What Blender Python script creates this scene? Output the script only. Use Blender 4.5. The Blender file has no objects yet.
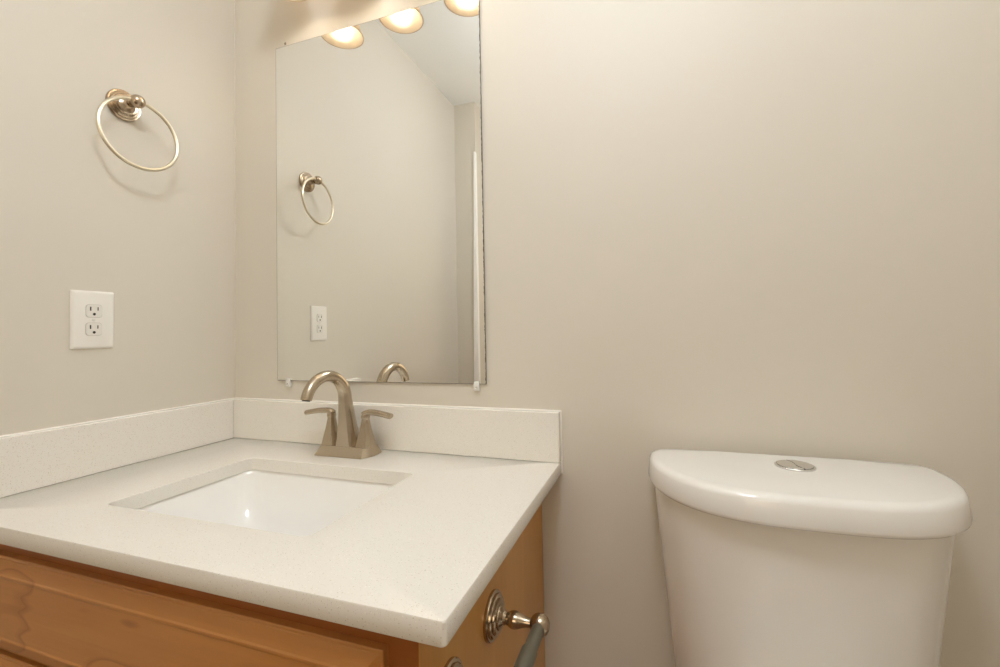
import bpy, bmesh, math, random
from mathutils import Vector, Matrix
PI = math.pi
Z0 = 0.80                      # height of the worktop above the floor
sc = bpy.context.scene

# ------------------------------------------------------------------ camera, world, exposure
cd = bpy.data.cameras.new('camera'); cam = bpy.data.objects.new('camera', cd); sc.collection.objects.link(cam)
cd.sensor_fit = 'HORIZONTAL'; cd.sensor_width = 36.0
cd.lens = 440.8852 / 1000 * 36.0; cd.shift_x = -0.00702; cd.shift_y = -0.01589
cd.clip_start = 0.01; cd.clip_end = 60
Rv = Vector((0.946314, 0.32263478, -0.01991511)); Uv = Vector((0.02910142, -0.02367378, 0.99929608)); Fv = Vector((-0.3219362, 0.94622743, 0.03179196))
m = Matrix(((Rv.x, Uv.x, -Fv.x, 1.15104), (Rv.y, Uv.y, -Fv.y, -0.95015), (Rv.z, Uv.z, -Fv.z, Z0 + 0.28231), (0, 0, 0, 1)))
cam.matrix_world = m
sc.camera = cam
sc.view_settings.view_transform = 'Standard'
sc.view_settings.look = 'None'
sc.view_settings.gamma = 1.0
sc.view_settings.use_curve_mapping = False
sc.view_settings.exposure = 1.47
sc.cycles.max_bounces = 14; sc.cycles.diffuse_bounces = 8; sc.cycles.glossy_bounces = 8
sc.cycles.transmission_bounces = 8; sc.cycles.sample_clamp_indirect = 6.0
sc.cycles.caustics_reflective = True; sc.cycles.blur_glossy = 0.5; sc.cycles.caustics_refractive = False
w = bpy.data.worlds.new('world'); sc.world = w; w.use_nodes = True
w.node_tree.nodes['Background'].inputs[0].default_value = (1.0, 0.86, 0.68, 1); w.node_tree.nodes['Background'].inputs[1].default_value = 0.4

CEIL = Z0 + 1.687
RX = 1.82                      # right wall
LY = -1.5084                    # short facing wall seen in the mirror
FY = -2.75                     # far end of the room

def area(name, loc, rot, sx, sy, power, col):
    l = bpy.data.lights.new(name, 'AREA'); l.shape = 'RECTANGLE'; l.size = sx; l.size_y = sy; l.energy = power; l.color = col
    o = bpy.data.objects.new(name, l); sc.collection.objects.link(o); o.location = loc; o.rotation_euler = rot
    return o
# added warm fill light, unseen, shining in through the far-wall opening
area('added_fill', (0.98, FY - 0.16, Z0 + 0.72), (PI / 2, 0, 0), 0.98, 1.08, 2.6, (1.0, 0.78, 0.50))
# position of the added fill globe, hung out of view and built below
CL = (1.08, -.86)

# ------------------------------------------------------------------ helpers
W = {}
def link(o): sc.collection.objects.link(o)
def empty(name, loc, label=None, cat=None, group=None):
    o = bpy.data.objects.new(name, None); link(o); o.location = loc; o.empty_display_size = 0.02
    W[o.name] = Vector(loc)
    if label: o['label'] = label
    if cat: o['category'] = cat
    if group: o['group'] = group
    return o
def obj(name, bm, mat, parent=None, smooth=True, origin=None, bevel=None, bseg=2, label=None, autos=35):
    bmesh.ops.remove_doubles(bm, verts=bm.verts, dist=1e-6)
    bmesh.ops.recalc_face_normals(bm, faces=bm.faces)
    base = W[parent.name] if parent else (Vector(origin) if origin else Vector((0, 0, 0)))
    for v in bm.verts: v.co -= base
    me = bpy.data.meshes.new(name); bm.to_mesh(me); bm.free()
    me.materials.append(mat)
    o = bpy.data.objects.new(name, me); link(o)
    if parent: o.parent = parent
    else: o.location = base
    W[o.name] = base
    if smooth:
        for p in me.polygons: p.use_smooth = True
        me.update()
        try: me.set_sharp_from_angle(angle=math.radians(autos))
        except Exception: pass
    if bevel:
        b = o.modifiers.new('bevel', 'BEVEL'); b.width = bevel; b.segments = bseg; b.limit_method = 'ANGLE'; b.angle_limit = math.radians(40)
        b.harden_normals = False
    if label: o['label'] = label
    return o
def struct(name, bm, mat, **k):
    o = obj(name, bm, mat, **k); o['kind'] = 'structure'; return o
def box(bm, x0, x1, y0, y1, z0, z1):
    v = [bm.verts.new(c) for c in ((x0,y0,z0),(x1,y0,z0),(x1,y1,z0),(x0,y1,z0),(x0,y0,z1),(x1,y0,z1),(x1,y1,z1),(x0,y1,z1))]
    for f in ((0,1,2,3),(4,5,6,7),(0,1,5,4),(1,2,6,5),(2,3,7,6),(3,0,4,7)): bm.faces.new([v[i] for i in f])
    return bm
def B(*a): return box(bmesh.new(), *a)
def loft(loops, cap0=True, cap1=True, bm=None, closed=True):
    bm = bm or bmesh.new(); R = []
    for L in loops: R.append([bm.verts.new(p) for p in L])
    n = len(R[0])
    for a, b in zip(R, R[1:]):
        for i in range(n if closed else n - 1):
            j = (i + 1) % n
            bm.faces.new((a[i], a[j], b[j], b[i]))
    if cap0: bm.faces.new(R[0])
    if cap1: bm.faces.new(R[-1])
    return bm
def rr(x0, x1, y0, y1, r, z, n=6):
    P = []
    for cx, cy, a0 in ((x1-r, y1-r, 0), (x0+r, y1-r, 90), (x0+r, y0+r, 180), (x1-r, y0+r, 270)):
        for k in range(n):
            a = math.radians(a0 + 90 * k / (n - 1)); P.append((cx + r*math.cos(a), cy + r*math.sin(a), z))
    return P
def frame(d):
    d = Vector(d).normalized(); u = Vector((0, 0, 1)) if abs(d.z) < .9 else Vector((0, 1, 0))
    a = u.cross(d).normalized(); return a, d.cross(a), d
def lathe(origin, axis, prof, n=40, bm=None):
    a, b, d = frame(axis); o = Vector(origin); L = []
    for r, h in prof:
        r = max(r, 1e-5)
        L.append([o + d*h + (a*math.cos(2*PI*i/n) + b*math.sin(2*PI*i/n))*r for i in range(n)])
    return loft(L, bm=bm)
def tube(path, rad, n=16, closed=False, bm=None, sx=1.0):
    P = [Vector(p) for p in path]; N = len(P); L = []; up = None
    for i, p in enumerate(P):
        if closed: d = P[(i+1) % N] - P[i-1]
        else: d = P[min(i+1, N-1)] - P[max(i-1, 0)]
        d.normalize()
        if up is None: up = frame(d)[0]
        a = (up - d*up.dot(d)).normalized(); up = a; b = d.cross(a)
        r = rad[i] if isinstance(rad, (list, tuple)) else rad
        L.append([p + a*math.cos(2*PI*k/n)*r*sx + b*math.sin(2*PI*k/n)*r for k in range(n)])
    if closed: return loft(L + [L[0]], False, False, bm=bm)
    return loft(L, bm=bm)
def cat(pts, m=6):
    out = []
    P = [Vector(p) for p in pts]
    for i in range(len(P) - 1):
        p0 = P[max(i-1, 0)]; p1 = P[i]; p2 = P[i+1]; p3 = P[min(i+2, len(P)-1)]
        for k in range(m):
            t = k / m
            out.append(0.5*((2*p1) + (p2-p0)*t + (2*p0-5*p1+4*p2-p3)*t*t + (3*p1-p0-3*p2+p3)*t**3))
    out.append(P[-1]); return out

# ------------------------------------------------------------------ materials
def mat(name, col=(.8,.8,.8), rough=.5, metal=0., coat=0., spec=.5, ior=None):
    m = bpy.data.materials.new(name); m.use_nodes = True
    p = m.node_tree.nodes['Principled BSDF']
    p.inputs['Base Color'].default_value = (*col, 1); p.inputs['Roughness'].default_value = rough; p.inputs['Metallic'].default_value = metal
    p.inputs['Specular IOR Level'].default_value = spec
    if coat: p.inputs['Coat Weight'].default_value = coat; p.inputs['Coat Roughness'].default_value = .05
    return m
def nt(m): return m.node_tree, m.node_tree.nodes, m.node_tree.links, m.node_tree.nodes['Principled BSDF']
def node(ns, t, **k):
    n = ns.new(t)
    for a, b in k.items(): setattr(n, a, b)
    return n
def bump(m, scale, strength, dist=.001, detail=3):
    t, ns, ls, p = nt(m)
    tc = node(ns, 'ShaderNodeTexCoord'); nz = node(ns, 'ShaderNodeTexNoise'); bp = node(ns, 'ShaderNodeBump')
    nz.inputs['Scale'].default_value = scale; nz.inputs['Detail'].default_value = detail
    bp.inputs['Strength'].default_value = strength; bp.inputs['Distance'].default_value = dist
    ls.new(tc.outputs['Object'], nz.inputs['Vector']); ls.new(nz.outputs['Fac'], bp.inputs['Height']); ls.new(bp.outputs['Normal'], p.inputs['Normal'])
    return m
PAINT = bump(mat('beige_wall_paint', (.65, .605, .525), .55, spec=.35), 160, .08)
CEILM = bump(mat('white_ceiling_paint', (.92, .93, .92), .85, spec=.2), 120, .35, .002)
FLOORM = mat('brown_floor_tile', (.20, .13, .08), .35)
def tile_floor():
    t, ns, ls, p = nt(FLOORM)
    tc = node(ns, 'ShaderNodeTexCoord'); br = node(ns, 'ShaderNodeTexBrick'); br.offset = 0
    br.inputs['Color1'].default_value = (.22,.095,.028,1); br.inputs['Color2'].default_value = (.18,.08,.024,1); br.inputs['Mortar'].default_value = (.10,.05,.03,1)
    br.inputs['Scale'].default_value = 1; br.inputs['Brick Width'].default_value = .305; br.inputs['Row Height'].default_value = .305; br.inputs['Mortar Size'].default_value = .004
    ls.new(tc.outputs['Object'], br.inputs['Vector']); ls.new(br.outputs['Color'], p.inputs['Base Color'])
tile_floor()
TRIM = mat('white_trim_paint', (.93, .92, .89), .6)
CAULK = mat('white_caulk', (.80, .77, .71), .45)
PLASTIC = mat('white_plate_plastic', (.80, .775, .72), .3)
SOCKETM = mat('white_socket_plastic', (.76, .735, .68), .35)
DARK = mat('dark_slot', (.02, .016, .012), .7)
PORC = mat('white_porcelain', (.80, .785, .75), .12, coat=.3)
BASIN = mat('white_basin_porcelain', (.90, .89, .865), .10, coat=.3)
CHROME = mat('chrome', (.72, .72, .72), .12, metal=1)
CLEAR = mat('clear_clip_plastic', (.75, .74, .70), .25)
ROLLER = mat('grey_green_roller_plastic', (.125, .112, .080), .38)
def nickel(name, col, rough):
    m = mat(name, col, rough, metal=1); t, ns, ls, p = nt(m)
    tc = node(ns, 'ShaderNodeTexCoord'); mp = node(ns, 'ShaderNodeMapping'); nz = node(ns, 'ShaderNodeTexNoise'); bp = node(ns, 'ShaderNodeBump')
    mp.inputs['Scale'].default_value = (60, 60, 900); nz.inputs['Scale'].default_value = 1.5; nz.inputs['Detail'].default_value = 3
    bp.inputs['Strength'].default_value = .06; bp.inputs['Distance'].default_value = .0004
    ls.new(tc.outputs['Object'], mp.inputs['Vector']); ls.new(mp.outputs[0], nz.inputs['Vector']); ls.new(nz.outputs['Fac'], bp.inputs['Height']); ls.new(bp.outputs['Normal'], p.inputs['Normal'])
    return m
NICKEL = nickel('brushed_nickel', (.50, .42, .32), .25)
NICKEL2 = nickel('satin_nickel', (.47, .38, .28), .20)
NICKEL3 = nickel('ring_satin_nickel', (.72, .66, .53), .28)
def quartz():
    m = mat('speckled_white_quartz', (.78, .75, .69), .22, spec=.5); t, ns, ls, p = nt(m)
    tc = node(ns, 'ShaderNodeTexCoord')
    def speck(scale, thr, col, prev):
        v = node(ns, 'ShaderNodeTexVoronoi'); v.inputs['Scale'].default_value = scale
        ls.new(tc.outputs['Object'], v.inputs['Vector'])
        lt = node(ns, 'ShaderNodeMath', operation='LESS_THAN'); lt.inputs[1].default_value = thr; ls.new(v.outputs['Distance'], lt.inputs[0])
        sep = node(ns, 'ShaderNodeSeparateColor'); ls.new(v.outputs['Color'], sep.inputs[0])
        g = node(ns, 'ShaderNodeMath', operation='GREATER_THAN'); g.inputs[1].default_value = .62; ls.new(sep.outputs[0], g.inputs[0])
        mu = node(ns, 'ShaderNodeMath', operation='MULTIPLY'); ls.new(lt.outputs[0], mu.inputs[0]); ls.new(g.outputs[0], mu.inputs[1])
        mx = node(ns, 'ShaderNodeMix', data_type='RGBA'); ls.new(mu.outputs[0], mx.inputs['Factor'])
        if isinstance(prev, tuple): mx.inputs['A'].default_value = prev
        else: ls.new(prev, mx.inputs['A'])
        mx.inputs['B'].default_value = col
        return mx.outputs['Result']
    c = speck(420, .24, (.66, .61, .53, 1), (.78, .75, .69, 1))
    c = speck(230, .15, (.56, .50, .42, 1), c)
    c = speck(260, .2, (.86, .84, .78, 1), c)
    ls.new(c, p.inputs['Base Color']); return m
QUARTZ = quartz()
def wood(name, c1, c2, axis, seed=0., ring=True):
    """honey maple; grain runs along 'axis'"""
    m = mat(name, c1, .33, coat=.1); t, ns, ls, p = nt(m)
    tc = node(ns, 'ShaderNodeTexCoord'); mp = node(ns, 'ShaderNodeMapping')
    s = [14., 14., 14.]; s['xyz'.index(axis)] = 1.6
    mp.inputs['Scale'].default_value = s; mp.inputs['Location'].default_value = (seed, seed*.7, seed*.3)
    nz = node(ns, 'ShaderNodeTexNoise'); nz.inputs['Scale'].default_value = 1.; nz.inputs['Detail'].default_value = 4; nz.inputs['Distortion'].default_value = .6
    ls.new(tc.outputs['Object'], mp.inputs[0]); ls.new(mp.outputs[0], nz.inputs['Vector'])
    mr = node(ns, 'ShaderNodeMapRange'); mr.inputs['From Min'].default_value = .3; mr.inputs['From Max'].default_value = .7; ls.new(nz.outputs['Fac'], mr.inputs['Value'])
    mx = node(ns, 'ShaderNodeMix', data_type='RGBA'); mx.inputs['A'].default_value = (*c1, 1); mx.inputs['B'].default_value = (*c2, 1); ls.new(mr.outputs[0], mx.inputs['Factor'])
    # fine fibres
    mp2 = node(ns, 'ShaderNodeMapping'); s2 = [260., 260., 260.]; s2['xyz'.index(axis)] = 6.
    mp2.inputs['Scale'].default_value = s2; n2 = node(ns, 'ShaderNodeTexNoise'); n2.inputs['Scale'].default_value = 1.; n2.inputs['Detail'].default_value = 2
    ls.new(tc.outputs['Object'], mp2.inputs[0]); ls.new(mp2.outputs[0], n2.inputs['Vector'])
    mr2 = node(ns, 'ShaderNodeMapRange'); mr2.inputs['To Min'].default_value = .93; mr2.inputs['To Max'].default_value = 1.06; ls.new(n2.outputs['Fac'], mr2.inputs['Value'])
    vm = node(ns, 'ShaderNodeVectorMath', operation='MULTIPLY'); ls.new(mx.outputs['Result'], vm.inputs[0])
    cb = node(ns, 'ShaderNodeCombineXYZ'); [ls.new(mr2.outputs[0], cb.inputs[i]) for i in range(3)]
    ls.new(cb.outputs[0], vm.inputs[1]); out = vm.outputs[0]
    if ring:   # thin cathedral lines: iso-lines of a slow noise
        mp3 = node(ns, 'ShaderNodeMapping'); s3 = [8., 8., 8.]; s3['xyz'.index(axis)] = 2.4
        mp3.inputs['Scale'].default_value = s3; mp3.inputs['Location'].default_value = (seed+3.1, seed, seed+1.7)
        n3 = node(ns, 'ShaderNodeTexNoise'); n3.inputs['Scale'].default_value = 1.; n3.inputs['Detail'].default_value = 3; n3.inputs['Roughness'].default_value = .4
        ls.new(tc.outputs['Object'], mp3.inputs[0]); ls.new(mp3.outputs[0], n3.inputs['Vector'])
        ml = node(ns, 'ShaderNodeMath', operation='MULTIPLY'); ml.inputs[1].default_value = 5; ls.new(n3.outputs['Fac'], ml.inputs[0])
        fr = node(ns, 'ShaderNodeMath', operation='FRACT'); ls.new(ml.outputs[0], fr.inputs[0])
        ramp = node(ns, 'ShaderNodeValToRGB'); e = ramp.color_ramp.elements
        e[0].position = 0.; e[0].color = (.66,.56,.46,1); e[1].position = .06; e[1].color = (1,1,1,1)
        e2 = e.new(.9); e2.color = (.97,.96,.95,1)
        e3 = e.new(1.0); e3.color = (.80,.74,.66,1)
        ls.new(fr.outputs[0], ramp.inputs[0])
        v2 = node(ns, 'ShaderNodeVectorMath', operation='MULTIPLY'); ls.new(out, v2.inputs[0]); ls.new(ramp.outputs[0], v2.inputs[1]); out = v2.outputs[0]
    ls.new(out, p.inputs['Base Color']); return m
WOODX = wood('honey_maple_horizontal', (.56, .26, .075), (.46, .20, .052), 'x', 7.9)
WOODF = wood('honey_maple_frame', (.36, .125, .028), (.29, .095, .020), 'x', 5.3, ring=False)
WOODZ = wood('honey_maple_vertical', (.62, .32, .085), (.54, .26, .062), 'z', 1.3, ring=False)

# ------------------------------------------------------------------ room shell
T = .12
struct('wall_back', B(-T, RX+T, 0, T, 0, CEIL), PAINT)
struct('wall_left', B(-T, 0, FY-T, 0, 0, CEIL), PAINT)
struct('wall_right', B(RX, RX+T, FY-T, 0, 0, CEIL), PAINT)
struct('wall_front', B(0, .1354, FY, LY, 0, CEIL), PAINT)          # short return wall seen in the mirror
b = bmesh.new()                                                   # far wall; its opening is added to let the fill light in
wx0, wx1, wz0, wz1 = .5, 1.46, Z0+.18, Z0+1.26
box(b, -T, wx0, FY-T, FY, 0, CEIL); box(b, wx1, RX+T, FY-T, FY, 0, CEIL); box(b, wx0, wx1, FY-T, FY, 0, wz0); box(b, wx0, wx1, FY-T, FY, wz1, CEIL)
struct('wall_far', b, PAINT, smooth=False)
b = bmesh.new()
for a in ((wx0-.06, wx0, wz0-.06, wz1+.06), (wx1, wx1+.06, wz0-.06, wz1+.06), (wx0, wx1, wz0-.06, wz0), (wx0, wx1, wz1, wz1+.06)): box(b, a[0], a[1], FY-.02, FY+.018, a[2], a[3])
box(b, wx0, wx1, FY-.07, FY-.04, (wz0+wz1)/2-.015, (wz0+wz1)/2+.015)
struct('added_window_1', b, TRIM, smooth=False)  # frame added round the unseen opening that serves the fill light
struct('ceiling', B(-T, RX+T, FY-T, T, CEIL, CEIL+.1), CEILM)
struct('floor', B(-T, RX+T, FY-T, T, -.1, 0), FLOORM)
struct('baseboard_back', B(.895, RX, -.014, 0, 0, .09), TRIM, bevel=.004)
struct('baseboard_right', B(RX-.014, RX, FY+.03, -.016, 0, .09), TRIM, bevel=.004)
# white casing on the return wall, seen edge-on near the right side of the mirror
struct('trim_1', loft([[(.1365-w_, LY+.012, z), (.1385, LY+.012, z), (.1385, LY-.012, z), (.1356, LY-.012, z), (.1356, LY+.0004, z), (.1365-w_, LY+.0004, z)]
                       for w_, z in ((.0310, .0), (.0290, Z0+.1), (.0075, Z0+1.375))]), TRIM, smooth=False)
# bead of caulk in the room corner
struct('trim_2', tube([(.0015, -.0015, Z0+.10), (.0015, -.0015, CEIL-.001)], .0022, 8), PAINT)

# ------------------------------------------------------------------ vanity cabinet
CX = .900; CF = -.526; CTH = .0271; CT = Z0 - CTH - .0006
cab = empty('vanity_cabinet', (CX/2, -.27, 0), 'honey maple vanity cabinet under the white speckled worktop', 'cabinet')
def side(x0, x1):
    return B(x0, x1, CF+.019, -.003, 0 if x0 > .5 else 0, CT)
b = side(CX-.018, CX-.0006); box(b, CX-.0005, CX+.0004, CF-.0003, -.003, 0, CT)
obj('side_panel', b, WOODZ, cab)
obj('side_panel', side(.002, .02), WOODZ, cab, bevel=.001)
obj('bottom_panel', B(.02, CX-.018, CF+.019, -.003, .10, .118), WOODX, cab)
obj('toe_kick', B(.02, CX-.018, CF+.075, CF+.090, 0, .10), WOODF, cab)
DT, DB, DD = Z0-.058, Z0-.203, Z0-.211
b = bmesh.new()
box(b, .002, .052, CF, CF+.0185, .10, CT); box(b, CX-.05, CX-.0006, CF, CF+.0185, .10, CT)
box(b, .052, CX-.05, CF, CF+.0185, CT-.05, CT); box(b, .052, CX-.05, CF, CF+.0185, DD-.01, DB+.02); box(b, .052, CX-.05, CF, CF+.0185, .10, .14)
box(b, CX/2-.02, CX/2+.02, CF, CF+.0185, .14, DD-.01)
obj('face_frame', b, WOODF, cab, smooth=False)
def slab(x0, x1, z0, z1, y=CF-.0003):
    """drawer front with a stepped, sloping edge profile"""
    L = []
    for ins, d in ((0, 0), (0, .0095), (.0012, .0105), (.0035, .0108), (.0045, .0118), (.0215, .0182), (.0235, .0196), (.0260, .0198), (.0285, .0190)):
        L.append([(x0+ins, y-d, z0+ins), (x1-ins, y-d, z0+ins), (x1-ins, y-d, z1-ins), (x0+ins, y-d, z1-ins)])
    return loft(L)
obj('drawer_front', slab(.038, .862, DB, DT), WOODX, cab, autos=14)
def door(x0, x1):
    z0, z1 = .125, DD
    bm = slab(x0, x1, z0, z1)
    return bm
for x0, x1 in ((.038, CX/2-.003), (CX/2+.003, .862)):
    d = obj('cabinet_door', slab(x0, x1, .125, DD), WOODX, cab, autos=14)
    # raised centre panel
    y = CF-.0190; L = []
    for ins, dd in ((.062, 0), (.064, .001), (.085, .0045), (.09, .005)):
        L.append([(x0+ins, y-dd, .125+ins), (x1-ins, y-dd, .125+ins), (x1-ins, y-dd, DD-ins), (x0+ins, y-dd, DD-ins)])
    obj('raised_panel', loft(L), WOODZ, d, autos=14)

# ------------------------------------------------------------------ worktop with splashes
WX, WD = .9462, -.5551
CT = Z0 - CTH
top = empty('vanity_worktop', (.473, -.278, CT), 'white speckled quartz worktop with low splashes on the maple cabinet', 'countertop')
sx0, sx1, sy0, sy1 = .2436, .6779, -.4483, -.160
e = .0025
L = []
for ins, z in ((e, CT), (.0008, CT+.0008), (0, CT+e), (0, Z0-e), (.0008, Z0-.0008), (e, Z0)):
    L.append(rr(.001+ins, WX-ins, WD+ins, -.001-ins, .006, z))
ri = .014
L.append(rr(sx0-.001, sx1+.001, sy0-.001, sy1+.001, ri, Z0)); L.append(rr(sx0, sx1, sy0, sy1, ri, Z0-.001)); L.append(rr(sx0, sx1, sy0, sy1, ri, CT))
L.append(L[0])
obj('worktop_slab', loft(L, False, False), QUARTZ, top, autos=30)
HS = Z0 + .1073
obj('backsplash', B(.001, WX, -.0205, -.001, Z0+.0002, HS), QUARTZ, top, bevel=.0022, bseg=3)
obj('side_splash', B(.001, .0205, WD+.001, -.0219, Z0+.0002, HS), QUARTZ, top, bevel=.0022, bseg=3)
b = tube([(.003, -.0012, HS), (WX+.001, -.0012, HS)], .0024, 8)
tube([(WX+.0008, -.0012, HS+.001), (WX+.0008, -.0012, CT+.0005)], .0026, 8, bm=b)
tube([(.0012, -.003, HS), (.0012, WD+.002, HS)], .0024, 8, bm=b)
obj('caulk_bead', b, CAULK, top, label='white caulk bead along the top of the splashes')

# ------------------------------------------------------------------ undermount sink
sk = empty('undermount_sink', ((sx0+sx1)/2, (sy0+sy1)/2, CT-.15), 'white rectangular undermount basin set into the speckled worktop', 'sink')
def rl(g, r, z, gx=None): 
    return rr(sx0-g, sx1+g, sy0-g, sy1+g, r, z, 10)
zt = CT - .0006
L = [rl(.03, .03, zt-.150), rl(.032, .05, zt-.02), rl(.034, .05, zt-.012), rl(.034, .05, zt), rl(.006, .03, zt), rl(.0035, .03, zt-.002), rl(.002, .032, zt-.008), rl(-.004, .036, zt-.03),
     rl(-.014, .046, zt-.07), rl(-.028, .055, zt-.10), rl(-.045, .062, zt-.118), rl(-.07, .065, zt-.128), rl(-.10, .04, zt-.133), rl(-.122, .02, zt-.135)]
obj('basin', loft(L, True, True), BASIN, sk, autos=60)
cx, cy = (sx0+sx1)/2, (sy0+sy1)/2
obj('drain', lathe((cx, cy, zt-.136), (0, 0, 1), ((.02, 0), (.031, .001), (.031, .003), (.027, .0042), (.022, .003), (.02, .0045), (.01, .006), (0, .0063))), CHROME, sk)

# ------------------------------------------------------------------ faucet
FX, FYc = .4430, -.066
fa = empty('faucet', (FX, FYc, Z0), 'brushed nickel centerset faucet with arched spout behind the basin', 'faucet')
def base_loop(hw, yf, yb, z, c=.014):
    P = []
    P += [(FX-hw+c, yf, z), (FX+hw-c, yf, z)]
    for k in range(1, 6):
        t = k/6; P.append((FX+hw-c + c*math.sin(t*PI/2)*1.0, yf + (yb-yf)*(.55*t) , z))
    P += [(FX+hw, yf+(yb-yf)*.6, z), (FX+hw-.004, yb+.008*(-1), z), (FX+hw-.014, yb, z)]
    P += [(FX-hw+.014, yb, z), (FX-hw+.004, yb-.008, z), (FX-hw, yf+(yb-yf)*.6, z)]
    for k in range(5, 0, -1):
        t = k/6; P.append((FX-hw+c - c*math.sin(t*PI/2)*1.0, yf + (yb-yf)*(.55*t), z))
    return P
obj('base_plate', loft([base_loop(.0795, -.1065, -.032, Z0+.0004), base_loop(.0790, -.106, -.0325, Z0+.002), base_loop(.0725, -.0905, -.040, Z0+.0195), base_loop(.0712, -.089, -.0415, Z0+.0205)]), NICKEL, fa, autos=25)
def octo2(hx, hy, kx, ky, sub=1):
    """rectangle with big chamfers (kx, ky) on its corners, each edge cut in 'sub' pieces; 2D points"""
    C8 = [(hx, -hy+ky), (hx, hy-ky), (hx-kx, hy), (-hx+kx, hy), (-hx, hy-ky), (-hx, -hy+ky), (-hx+kx, -hy), (hx-kx, -hy)]
    P = []
    for i in range(8):
        a, b = C8[i], C8[(i+1) % 8]
        for k in range(sub): P.append((a[0] + (b[0]-a[0])*k/sub, a[1] + (b[1]-a[1])*k/sub))
    return P
def octo(cx, cy, hx, hy, c, z):
    return [(cx+x, cy+y, z) for x, y in octo2(hx, hy, c, c*1.5)]
# spout: facetted foot growing into the round arched pipe
def spout():
    L = []
    def sec(c, d, hx, hy, kx, ky, bl, r):
        d = Vector(d).normalized(); a = Vector((1, 0, 0)); b_ = d.cross(a); R = []
        for x, y in octo2(hx, hy, kx, ky, 4):
            q = math.atan2(y/hy, x/hx)
            x = x*(1-bl) + r*math.cos(q)*bl; y = y*(1-bl) + r*math.sin(q)*bl
            R.append(Vector(c) + a*x + b_*y)
        return R
    for z, y, hx, hy, bl in ((.0195, -.0660, .0290, .0225, 0), (.035, -.0666, .0252, .0212, 0), (.05, -.0676, .0222, .0200, .0), (.075, -.0700, .0185, .0180, .05), (.10, -.0730, .0160, .0163, .12), (.12, -.0755, .0147, .0150, .22)):
        L.append(sec((FX, y, Z0+z), (0, .02, 1), hx, hy, hx*.34, hy*.8, bl, hx))
    cy, cz, R = -.1395, Z0+.1300, .0625
    out = None
    for k in range(0, 21):
        a = math.radians(k*(182/22)); t = k/22
        c = (FX, cy + R*math.cos(a), cz + R*math.sin(a)*.965); dd = (0, -math.sin(a), math.cos(a))
        r = .0142 - .0030*t; bl = min(1, .28 + k*.10)
        L.append(sec(c, dd, r, r, r*.34, r*.8, bl, r)); out = (c, dd, r)
    return (loft(L),) + out
bm, c_, d_, r_ = spout()
obj('spout', bm, NICKEL, fa, autos=24)
d_ = Vector(d_).normalized()
obj('aerator', lathe(Vector(c_)+d_*.0002, d_, ((r_*.72, 0), (r_*.72, .0015), (r_*.55, .0015), (r_*.5, .0006), (0, .0006)), 24), DARK, fa)
for s in (-1, 1):
    hx = FX + s*.050; P = lambda h, c, z, y=-.066: octo(hx - s*.001, y, h, h*.92, c, Z0+z)
    hd = obj('handle', loft([P(.0225, .008, .0195), P(.0205, .0075, .026), P(.0125, .0048, .062), P(.0088, .0036, .0825), P(.0095, .0036, .0855), P(.0098, .0036, .089), P(.009, .0034, .094)]), NICKEL, fa, autos=25)
    # lever: rises from the cap and sweeps outward, ending in a small upturned tip
    path = cat([(hx-s*.006, -.066, Z0+.0925), (hx+s*.003, -.066, Z0+.0975), (hx+s*.014, -.0665, Z0+.0990), (hx+s*.034, -.067, Z0+.0980), (hx+s*.052, -.068, Z0+.0955), (hx+s*.066, -.0685, Z0+.0930), (hx+s*.0715, -.069, Z0+.0920)], 5)
    N = len(path); L = []
    for i, p in enumerate(path):
        d = (path[min(i+1, N-1)] - path[max(i-1, 0)]).normalized(); a = Vector((0, 1, 0)); u = d.cross(a).normalized(); t = i/(N-1)
        wy = .0092 - .0012*math.sin(PI*t) + .0012*t; hz = (.0070 - .0012*t) * (1 if i < N-2 else .72)
        if i >= N-2: wy *= .86
        if i == 0: wy *= .8; hz *= .7
        L.append([p + a*wy*math.copysign(abs(math.cos(q))**.75, math.cos(q)) + u*hz*math.copysign(abs(math.sin(q))**.75, math.sin(q)) for q in [2*PI*k/18 for k in range(18)]])
    obj('lever', loft(L), NICKEL, hd, autos=50)
obj('lift_rod', lathe((FX, -.0375, Z0+.020), (0, 0, 1), ((.0025, 0), (.0025, .022), (.0045, .025), (.0055, .030), (.0045, .035), (0, .0365)), 20), NICKEL, fa)

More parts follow.
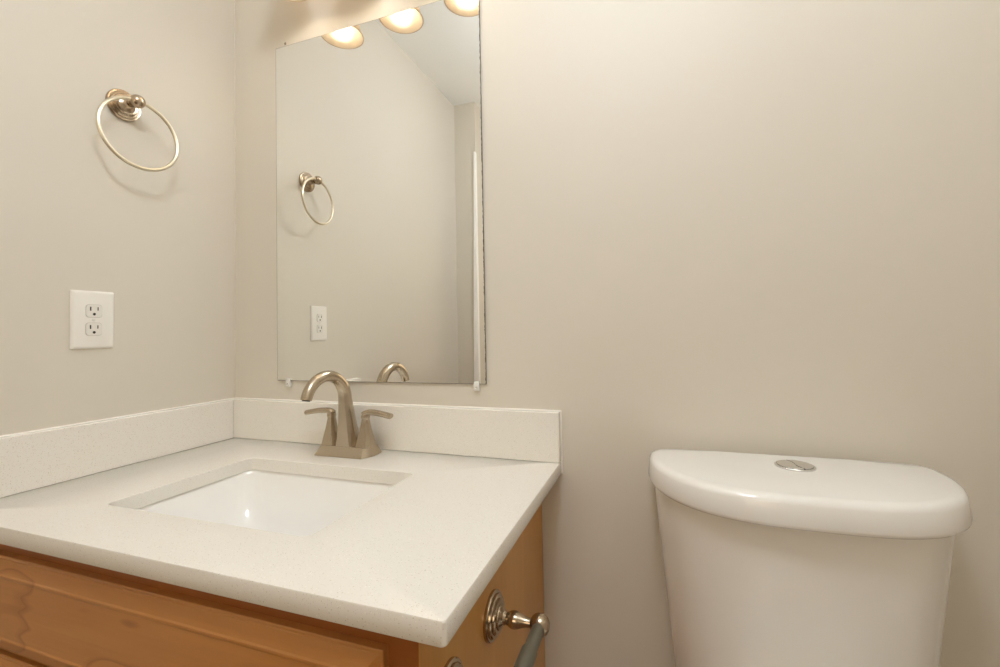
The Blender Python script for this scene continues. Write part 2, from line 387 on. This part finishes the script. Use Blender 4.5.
# ------------------------------------------------------------------ wall mirror
MY = -.0052
mi = empty('wall_mirror', (.468, MY/2, Z0+.163), 'large frameless wall mirror above the worktop, reflecting the left wall', 'mirror')
MC = [(.1620, .1620), (.7752, .1635), (.7752, 1.0915), (.1592, 1.0885)]
def mirror_mat():
    m = mat('silvered_mirror', (.92, .925, .90), .0, metal=1); t, ns, ls, p = nt(m)
    tc = node(ns, 'ShaderNodeTexCoord'); at = node(ns, 'ShaderNodeAttribute'); at.attribute_name = 'edge'
    nz = node(ns, 'ShaderNodeTexNoise'); nz.inputs['Scale'].default_value = 140; nz.inputs['Detail'].default_value = 4; ls.new(tc.outputs['Object'], nz.inputs['Vector'])
    sub = node(ns, 'ShaderNodeMath', operation='MULTIPLY_ADD'); sub.inputs[1].default_value = .0050; sub.inputs[2].default_value = -.0017; ls.new(nz.outputs['Fac'], sub.inputs[0])
    lt = node(ns, 'ShaderNodeMath', operation='LESS_THAN'); ls.new(at.outputs['Fac'], lt.inputs[0]); ls.new(sub.outputs[0], lt.inputs[1])
    mx = node(ns, 'ShaderNodeMix', data_type='RGBA'); mx.inputs['A'].default_value = (.92, .925, .90, 1); mx.inputs['B'].default_value = (.12, .10, .075, 1); ls.new(lt.outputs[0], mx.inputs['Factor'])
    ls.new(mx.outputs['Result'], p.inputs['Base Color'])
    ro = node(ns, 'ShaderNodeMath', operation='MULTIPLY'); ro.inputs[1].default_value = .5; ls.new(lt.outputs[0], ro.inputs[0]); ls.new(ro.outputs[0], p.inputs['Roughness'])
    iv = node(ns, 'ShaderNodeMath', operation='SUBTRACT'); iv.inputs[0].default_value = 1; ls.new(lt.outputs[0], iv.inputs[1]); ls.new(iv.outputs[0], p.inputs['Metallic'])
    return m
bm = bmesh.new(); base = W[mi.name]
lay = bm.verts.layers.float.new('edge')
def mv(x, z, y, edge): 
    v = bm.verts.new((x, y, Z0+z)); v[lay] = edge; return v
# front grid so that the distance to the right-hand edge can be stored per vertex (corroded silvering there)
nx, nz_ = 12, 8; G = []
for j in range(nz_+1):
    row = []
    tz = j/nz_
    for i in range(nx+1):
        tx = i/nx
        x = (1-tz)*((1-tx)*MC[0][0]+tx*MC[1][0]) + tz*((1-tx)*MC[3][0]+tx*MC[2][0]); z = (1-tx)*((1-tz)*MC[0][1]+tz*MC[3][1]) + tx*((1-tz)*MC[1][1]+tz*MC[2][1])
        row.append(mv(x, z, MY, (1-tx)*.6 + .0003))
    G.append(row)
for j in range(nz_):
    for i in range(nx): bm.faces.new((G[j][i], G[j][i+1], G[j+1][i+1], G[j+1][i]))
obj('mirror_glass', bm, mirror_mat(), mi, smooth=False)
EDGE = mat('dark_glass_edge', (.10, .09, .065), .35)
def inset(k): 
    c = [(MC[0][0]-k, MC[0][1]-k), (MC[1][0]+k, MC[1][1]-k), (MC[2][0]+k, MC[2][1]+k), (MC[3][0]-k, MC[3][1]+k)]; return c
obj('mirror_back', loft([[(x, -.0006, Z0+z) for x, z in inset(.0003)], [(x, MY+.0002, Z0+z) for x, z in inset(.0009)]]), EDGE, mi, smooth=False)
def clip(x, z, up):
    s = 1 if up else -1
    bm = B(x-.007, x+.007, -.0095, MY-.0003, Z0+z-.006*s if up else Z0+z-.016, Z0+z+.016 if up else Z0+z+.006)
    box(bm, x-.007, x+.007, MY-.0003, -.0006, Z0+z+(.0015 if up else -.016), Z0+z+(.016 if up else -.0015))
    return bm
for x, z, up in ((.2000, .1612, False), (.7530, .1634, False)):
    c = obj('mirror_clip', clip(x, z, up), CLEAR, mi, bevel=.0015, label='clear plastic mirror clip')
    obj('screw', lathe((x, -.0094, Z0+z-.009), (0, -1, 0), ((.003, 0), (.003, .0006), (.002, .0012), (0, .0013)), 16), CHROME, c)
o = obj('wall_screw', lathe((.1885, -.0002, Z0+1.1005), (0, -1, 0), ((.0035, 0), (.0035, .001), (.002, .0018), (0, .002)), 16), NICKEL, origin=(.1885, 0, Z0+1.1005))
o['label'] = 'tiny screw head in the wall above the upper left mirror corner'; o['category'] = 'screw'

# ------------------------------------------------------------------ vanity light above the mirror
SX, SY, SZ, SR = .3008, -.1083, Z0+1.159, .0616
vl = empty('vanity_light', (SX+.1997, 0, SZ+.13), 'three-lamp vanity light bar above the mirror, its frosted shades mirrored below', 'wall lamp')
obj('wall_plate', B(SX-.10, SX+.1997*2+.10, -.022, -.0005, SZ+.10, SZ+.19), NICKEL, vl, bevel=.005, bseg=3)
GLASS = bpy.data.materials.new('frosted_lamp_glass'); GLASS.use_nodes = True
ns = GLASS.node_tree.nodes; ls = GLASS.node_tree.links; ns.remove(ns['Principled BSDF'])
tl = node(ns, 'ShaderNodeBsdfTranslucent'); tl.inputs[0].default_value = (.72, .62, .49, 1)
df = node(ns, 'ShaderNodeBsdfDiffuse'); df.inputs[0].default_value = (.42, .37, .30, 1)
gl = node(ns, 'ShaderNodeBsdfGlossy'); gl.inputs['Roughness'].default_value = .15
m1 = node(ns, 'ShaderNodeMixShader'); m1.inputs[0].default_value = .45; ls.new(tl.outputs[0], m1.inputs[1]); ls.new(df.outputs[0], m1.inputs[2])
m2 = node(ns, 'ShaderNodeMixShader'); m2.inputs[0].default_value = .06; ls.new(m1.outputs[0], m2.inputs[1]); ls.new(gl.outputs[0], m2.inputs[2])
ls.new(m2.outputs[0], ns['Material Output'].inputs[0])
BULB = bpy.data.materials.new('glowing_bulb'); BULB.use_nodes = True
bp_ = BULB.node_tree.nodes['Principled BSDF']; bp_.inputs['Base Color'].default_value = (.9, .85, .75, 1)
bp_.inputs['Emission Color'].default_value = (1.0, .84, .64, 1); bp_.inputs['Emission Strength'].default_value = 7.5
for k in range(3):
    x = SX + .1997*k
    arm = obj('lamp_arm', tube(cat([(x, -.02, SZ+.145), (x, -.06, SZ+.15), (x, -.095, SZ+.145), (x, SY, SZ+.125)], 5), .007, 14), NICKEL, vl)
    obj('socket_cup', lathe((x, SY, SZ+.135), (0, 0, -1), ((.012, 0), (.024, .004), (.026, .02), (.026, .032), (.024, .034)), 32), NICKEL, arm)
    pr = [(.024, .100), (.030, .098), (.036, .085), (.043, .060), (.050, .030), (.056, .010), (SR, .001), (SR, 0), (SR-.003, 0), (SR-.007, .010), (.047, .030), (.040, .060), (.033, .083), (.027, .094), (.024, .096)]
    L = [[(x + r*math.cos(2*PI*i/40), SY + r*math.sin(2*PI*i/40), SZ+h) for i in range(40)] for r, h in pr]
    obj('lamp_shade', loft(L + [L[0]], False, False), GLASS, arm, autos=60, label='frosted glass bell shade')
    obj('bulb', lathe((x, SY, SZ+.098), (0, 0, -1), ((.013, 0), (.014, .015), (.020, .032), (.025, .052), (.026, .066), (.022, .080), (.012, .089), (0, .0915)), 28), BULB, arm)

FILL_GLOW = BULB.copy(); FILL_GLOW.name = 'fill_globe_glow'  # glow of the added fill globe
dp = FILL_GLOW.node_tree.nodes['Principled BSDF']; dp.inputs['Emission Color'].default_value = (.93, 1.0, 1.08, 1); dp.inputs['Emission Strength'].default_value = 14.0
# ------------------------------------------------------------------ added hanging globe, outside the frame, to brighten walls and ceiling
cl_ = empty('added_ceiling_lamp', (CL[0], CL[1], CEIL), 'added round opal fill lamp on a short nickel stem, outside the view', 'ceiling lamp')
obj('canopy', lathe((CL[0], CL[1], CEIL-.0005), (0, 0, -1), ((.065, 0), (.065, .008), (.055, .018), (.02, .026), (.007, .030), (.007, .155), (.03, .160), (.034, .178), (.03, .180)), 48), NICKEL, cl_)
obj('fill_globe', lathe((CL[0], CL[1], CEIL-.170), (0, 0, -1), ((.036, 0), (.060, .008), (.095, .032), (.118, .068), (.125, .105), (.118, .142), (.095, .178), (.060, .202), (.025, .213), (0, .215)), 48), FILL_GLOW, cl_)

# ------------------------------------------------------------------ electrical outlet on the left wall
oy, oz = -.3402, Z0+.3255
ou = empty('wall_outlet', (0, oy, oz), 'white duplex outlet on the left wall above the side splash', 'outlet')
def plate():
    hw, hh = .0386, .0620; L = []
    for ins, x in ((0, .0004), (0, .0022), (.0012, .0040), (.0035, .0055), (.006, .0060)):
        L.append([(x, p[0], p[1]) for p in rr(oy-hw+ins, oy+hw-ins, oz-hh+ins, oz+hh-ins, .003, 0, 5)])
    return loft(L)
obj('cover_plate', plate(), PLASTIC, ou, autos=25)
def sock_loop(cz, s, x):
    return [(x, p[0], p[1]) for p in rr(oy-.0142*s, oy+.0142*s, cz-.0136*s, cz+.0136*s, .0062, 0, 6)]
for s in (1, -1):
    cz = oz - .0008 + s*.0195
    # thin shadow gap round the socket, then its face
    so = obj('socket', loft([sock_loop(cz, .99, .0058), sock_loop(cz, .99, .0071), sock_loop(cz, .95, .0076)]), SOCKETM, ou, autos=30)
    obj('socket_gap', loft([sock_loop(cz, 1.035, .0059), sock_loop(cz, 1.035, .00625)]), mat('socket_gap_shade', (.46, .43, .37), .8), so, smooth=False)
    b = bmesh.new()
    box(b, .0074, .0079, oy-.0078, oy-.0054, cz+.0005, cz+.0090)
    box(b, .0074, .0079, oy+.0056, oy+.0074, cz+.0012, cz+.0083)
    P = [(oy + .0027*math.cos(2*PI*k/16), cz-.0068 + .0029*math.sin(2*PI*k/16)) for k in range(16)]
    loft([[(.0074, a, c) for a, c in P], [(.0079, a, c) for a, c in P]], bm=b)
    obj('slots', b, DARK, so, smooth=False, label='dark slots and round ground hole')
obj('screw', lathe((.0059, oy, oz), (1, 0, 0), ((.0034, 0), (.0034, .0006), (.0022, .0012), (0, .0013)), 20), SOCKETM, ou)

# ------------------------------------------------------------------ towel ring on the left wall
ry, rz = -.2860, Z0+.8205
tr = empty('towel_ring', (0, ry, rz), 'brushed nickel towel ring with round rosette on the left wall', 'towel ring')
ROS = ((.0345, .0004), (.0348, .0045), (.0335, .0065), (.0305, .0068), (.0300, .0092), (.0285, .0108), (.0245, .0110), (.0240, .0132), (.0222, .0146), (.0180, .0150), (.0172, .0168), (.0135, .0185), (.0100, .0210), (.0084, .0250))
obj('rosette', lathe((0, ry, rz), (1, 0, 0), ROS + ((.0080, .026),), 48), NICKEL2, tr, autos=30)
obj('post', lathe((0, ry, rz), (1, 0, 0), ((.0075, .0245), (.0085, .030), (.0095, .034), (.0085, .038), (.0105, .041), (.0130, .0425), (.0148, .0485), (.0145, .0535), (.0120, .0590), (.0080, .0622), (.003, .0637), (0, .0640)), 40), NICKEL2, tr, autos=50)
a_, b_ = -.0598, .0659
e1 = Vector((math.sin(b_), math.cos(b_), 0)); e2 = Vector((math.sin(a_), 0, math.cos(a_)))
cen = Vector((.0548, -.2824, Z0+.74505))
obj('ring', tube([cen + (e1*math.cos(2*PI*k/72) + e2*math.sin(2*PI*k/72))*.0775 for k in range(72)], .0040, 14, closed=True), NICKEL3, tr)

# ------------------------------------------------------------------ toilet-paper holder on the cabinet side
hz = Z0-.1468; hy1, hy2 = -.3145, -.4640; bx = CX+.0762
tp = empty('toilet_paper_holder', (CX, (hy1+hy2)/2, hz), 'two-post nickel toilet paper holder with empty grey roller on the cabinet side', 'toilet paper holder')
for y in (hy1, hy2):
    r = obj('rosette', lathe((CX, y, hz), (1, 0, 0), ((.0345, .0004), (.0348, .0045), (.0335, .0065), (.0305, .0068), (.0300, .0092), (.0285, .0108), (.0245, .0110), (.0240, .0132), (.0222, .0146), (.0180, .0150), (.0172, .0168), (.0135, .0185), (.0100, .0210), (.0084, .0250)), 48), NICKEL2, tp, autos=30)
    obj('post', lathe((CX, y, hz), (1, 0, 0), ((0.0083, 0.0245), (0.0092, 0.0278), (0.0112, 0.0316), (0.0122, 0.0354), (0.0120, 0.0391), (0.0102, 0.0448), (0.0080, 0.0514), (0.0066, 0.0580), (0.0064, 0.0623), (0.0075, 0.0628), (0.0100, 0.0642), (0.0130, 0.0675), (0.0147, 0.0722), (0.0150, 0.0769), (0.0140, 0.0826), (0.0110, 0.0869), (0.0060, 0.0897), (0.0000, 0.0907)), 40), NICKEL2, r, autos=50)
prf = ((.0060, 0), (.0090, .002), (.0095, .004), (.0095, .050), (.0112, .0505), (.0112, .126), (.0105, .130), (.006, .1315))
obj('roller', lathe((bx, hy1-.0065, hz), (0, -1, 0), prf, 36), ROLLER, tp, autos=30, label='grey green plastic spring roller')

# ------------------------------------------------------------------ toilet
TX = 1.3530
to = empty('toilet', (TX, -.30, 0), 'white two-piece toilet with tapered tank against the back wall', 'toilet')
TXC = TX
def tank_plan(hw, yb, yf, z, p=3.0, q=2.0, n=44, dx=0.):
    """rounded back corners, bowed front"""
    P = []; rb = .028; TX = TXC + dx
    for k in range(5):
        a = math.radians(90*k/4); P.append((TX+hw-rb+rb*math.sin(a)*1.0, yb - rb + rb*math.cos(a), z))
    ys = yb - .045
    for k in range(1, n):
        t = PI*k/n; c, s = math.cos(t), math.sin(t)
        P.append((TX + hw*math.copysign(abs(c)**(2/p), c), ys + (yf-ys)*abs(s)**(2/q), z))
    for k in range(5):
        a = math.radians(90 - 90*k/4); P.append((TX-hw+rb-rb*math.sin(a), yb - rb + rb*math.cos(a), z))
    return P
LT, LB = Z0+.0475, Z0+.0040
L = []
for ins, z in ((.008, LB), (.0035, LB+.0006), (.001, LB+.003), (0, LB+.007), (.0015, LB+.020), (.0030, LT-.010), (.0050, LT-.0060), (.0085, LT-.0028), (.013, LT-.0010), (.019, LT-.0002), (.10, LT+.0004)):
    L.append(tank_plan(.2265-ins, -.018-min(ins, .008), -.2510+ins, z, 3.0, 1.9))
obj('tank_lid', loft(L), PORC, to, autos=60)
L = []
for k in range(0, 13):
    t = k/12; z = LB + .004 - .40*t
    L.append(tank_plan(.2125 - .040*t, -.024, -.230 + .032*t, z, 3.2, 2.1, dx=-.0045-.008*t))
L.append(tank_plan(.155, -.04, -.185, LB-.405, 3.2, 2.1, dx=-.0125))
obj('tank', loft(L), PORC, to, autos=60)
bt = (1.3615, -.0935)
fb = obj('flush_button', lathe((bt[0], bt[1], LT+.0001), (0, 0, 1), ((.0296, 0), (.0296, .0020), (.0284, .0032), (.0268, .0032), (.0264, .0022), (0, .0022)), 44), CHROME, to, autos=30)
for s in (1, -1):
    P = []
    for k in range(25):
        a = math.radians(-90 + 180*k/24); P.append((bt[0] + s*(.0012 + .0248*math.cos(a)), bt[1] + .0254*math.sin(a)))
    # gentle S along the split line
    for k in range(1, 10):
        t = k/10; y = .0254 - .0508*t; P.append((bt[0] + s*.0012 + .0028*math.sin(2*PI*t), bt[1] + y))
    rot = math.radians(18)
    Q = [(bt[0] + (x-bt[0])*math.cos(rot) - (y-bt[1])*math.sin(rot), bt[1] + (x-bt[0])*math.sin(rot) + (y-bt[1])*math.cos(rot)) for x, y in P]
    sh = lambda f, z: [(bt[0] + (x-bt[0])*f + s*.0*(1-f), bt[1] + (y-bt[1])*f, z) for x, y in Q]
    obj('button_half', loft([sh(1, LT+.0020), sh(1, LT+.0040), sh(.96, LT+.0047)]), CHROME, fb, autos=30)
# bowl, pedestal, seat and cover (below the picture)
def ov(cx, cy, hw, yl, yf, z, n=40):
    P = []
    for k in range(n):
        a = 2*PI*k/n; c, s = math.cos(a), math.sin(a)
        P.append((cx + hw*c, cy + (yl if s > 0 else yf)*s, z))
    return P
L = [ov(TX, -.36, .12, .20, .20, .0005), ov(TX, -.36, .118, .20, .20, .03), ov(TX, -.37, .105, .19, .18, .12), ov(TX, -.39, .125, .20, .21, .22), ov(TX, -.43, .165, .22, .26, .32), ov(TX, -.45, .183, .24, .275, .375),
     ov(TX, -.45, .185, .24, .28, .392), ov(TX, -.45, .18, .235, .275, .398), ov(TX, -.46, .13, .16, .22, .398), ov(TX, -.46, .12, .15, .205, .36), ov(TX, -.46, .09, .11, .15, .27), ov(TX, -.45, .04, .05, .06, .22)]
obj('bowl', loft(L), PORC, to, autos=60)
obj('seat', loft([ov(TX, -.46, .188, .19, .285, .400), ov(TX, -.46, .19, .19, .288, .408), ov(TX, -.46, .185, .186, .283, .416), ov(TX, -.46, .12, .13, .21, .416), ov(TX, -.46, .12, .13, .21, .400), ov(TX, -.46, .188, .19, .285, .400)], False, False), PORC, to)
obj('seat_cover', loft([ov(TX, -.46, .186, .188, .283, .4175), ov(TX, -.46, .19, .192, .287, .424), ov(TX, -.46, .184, .186, .281, .434), ov(TX, -.46, .15, .15, .25, .438)]), PORC, to)
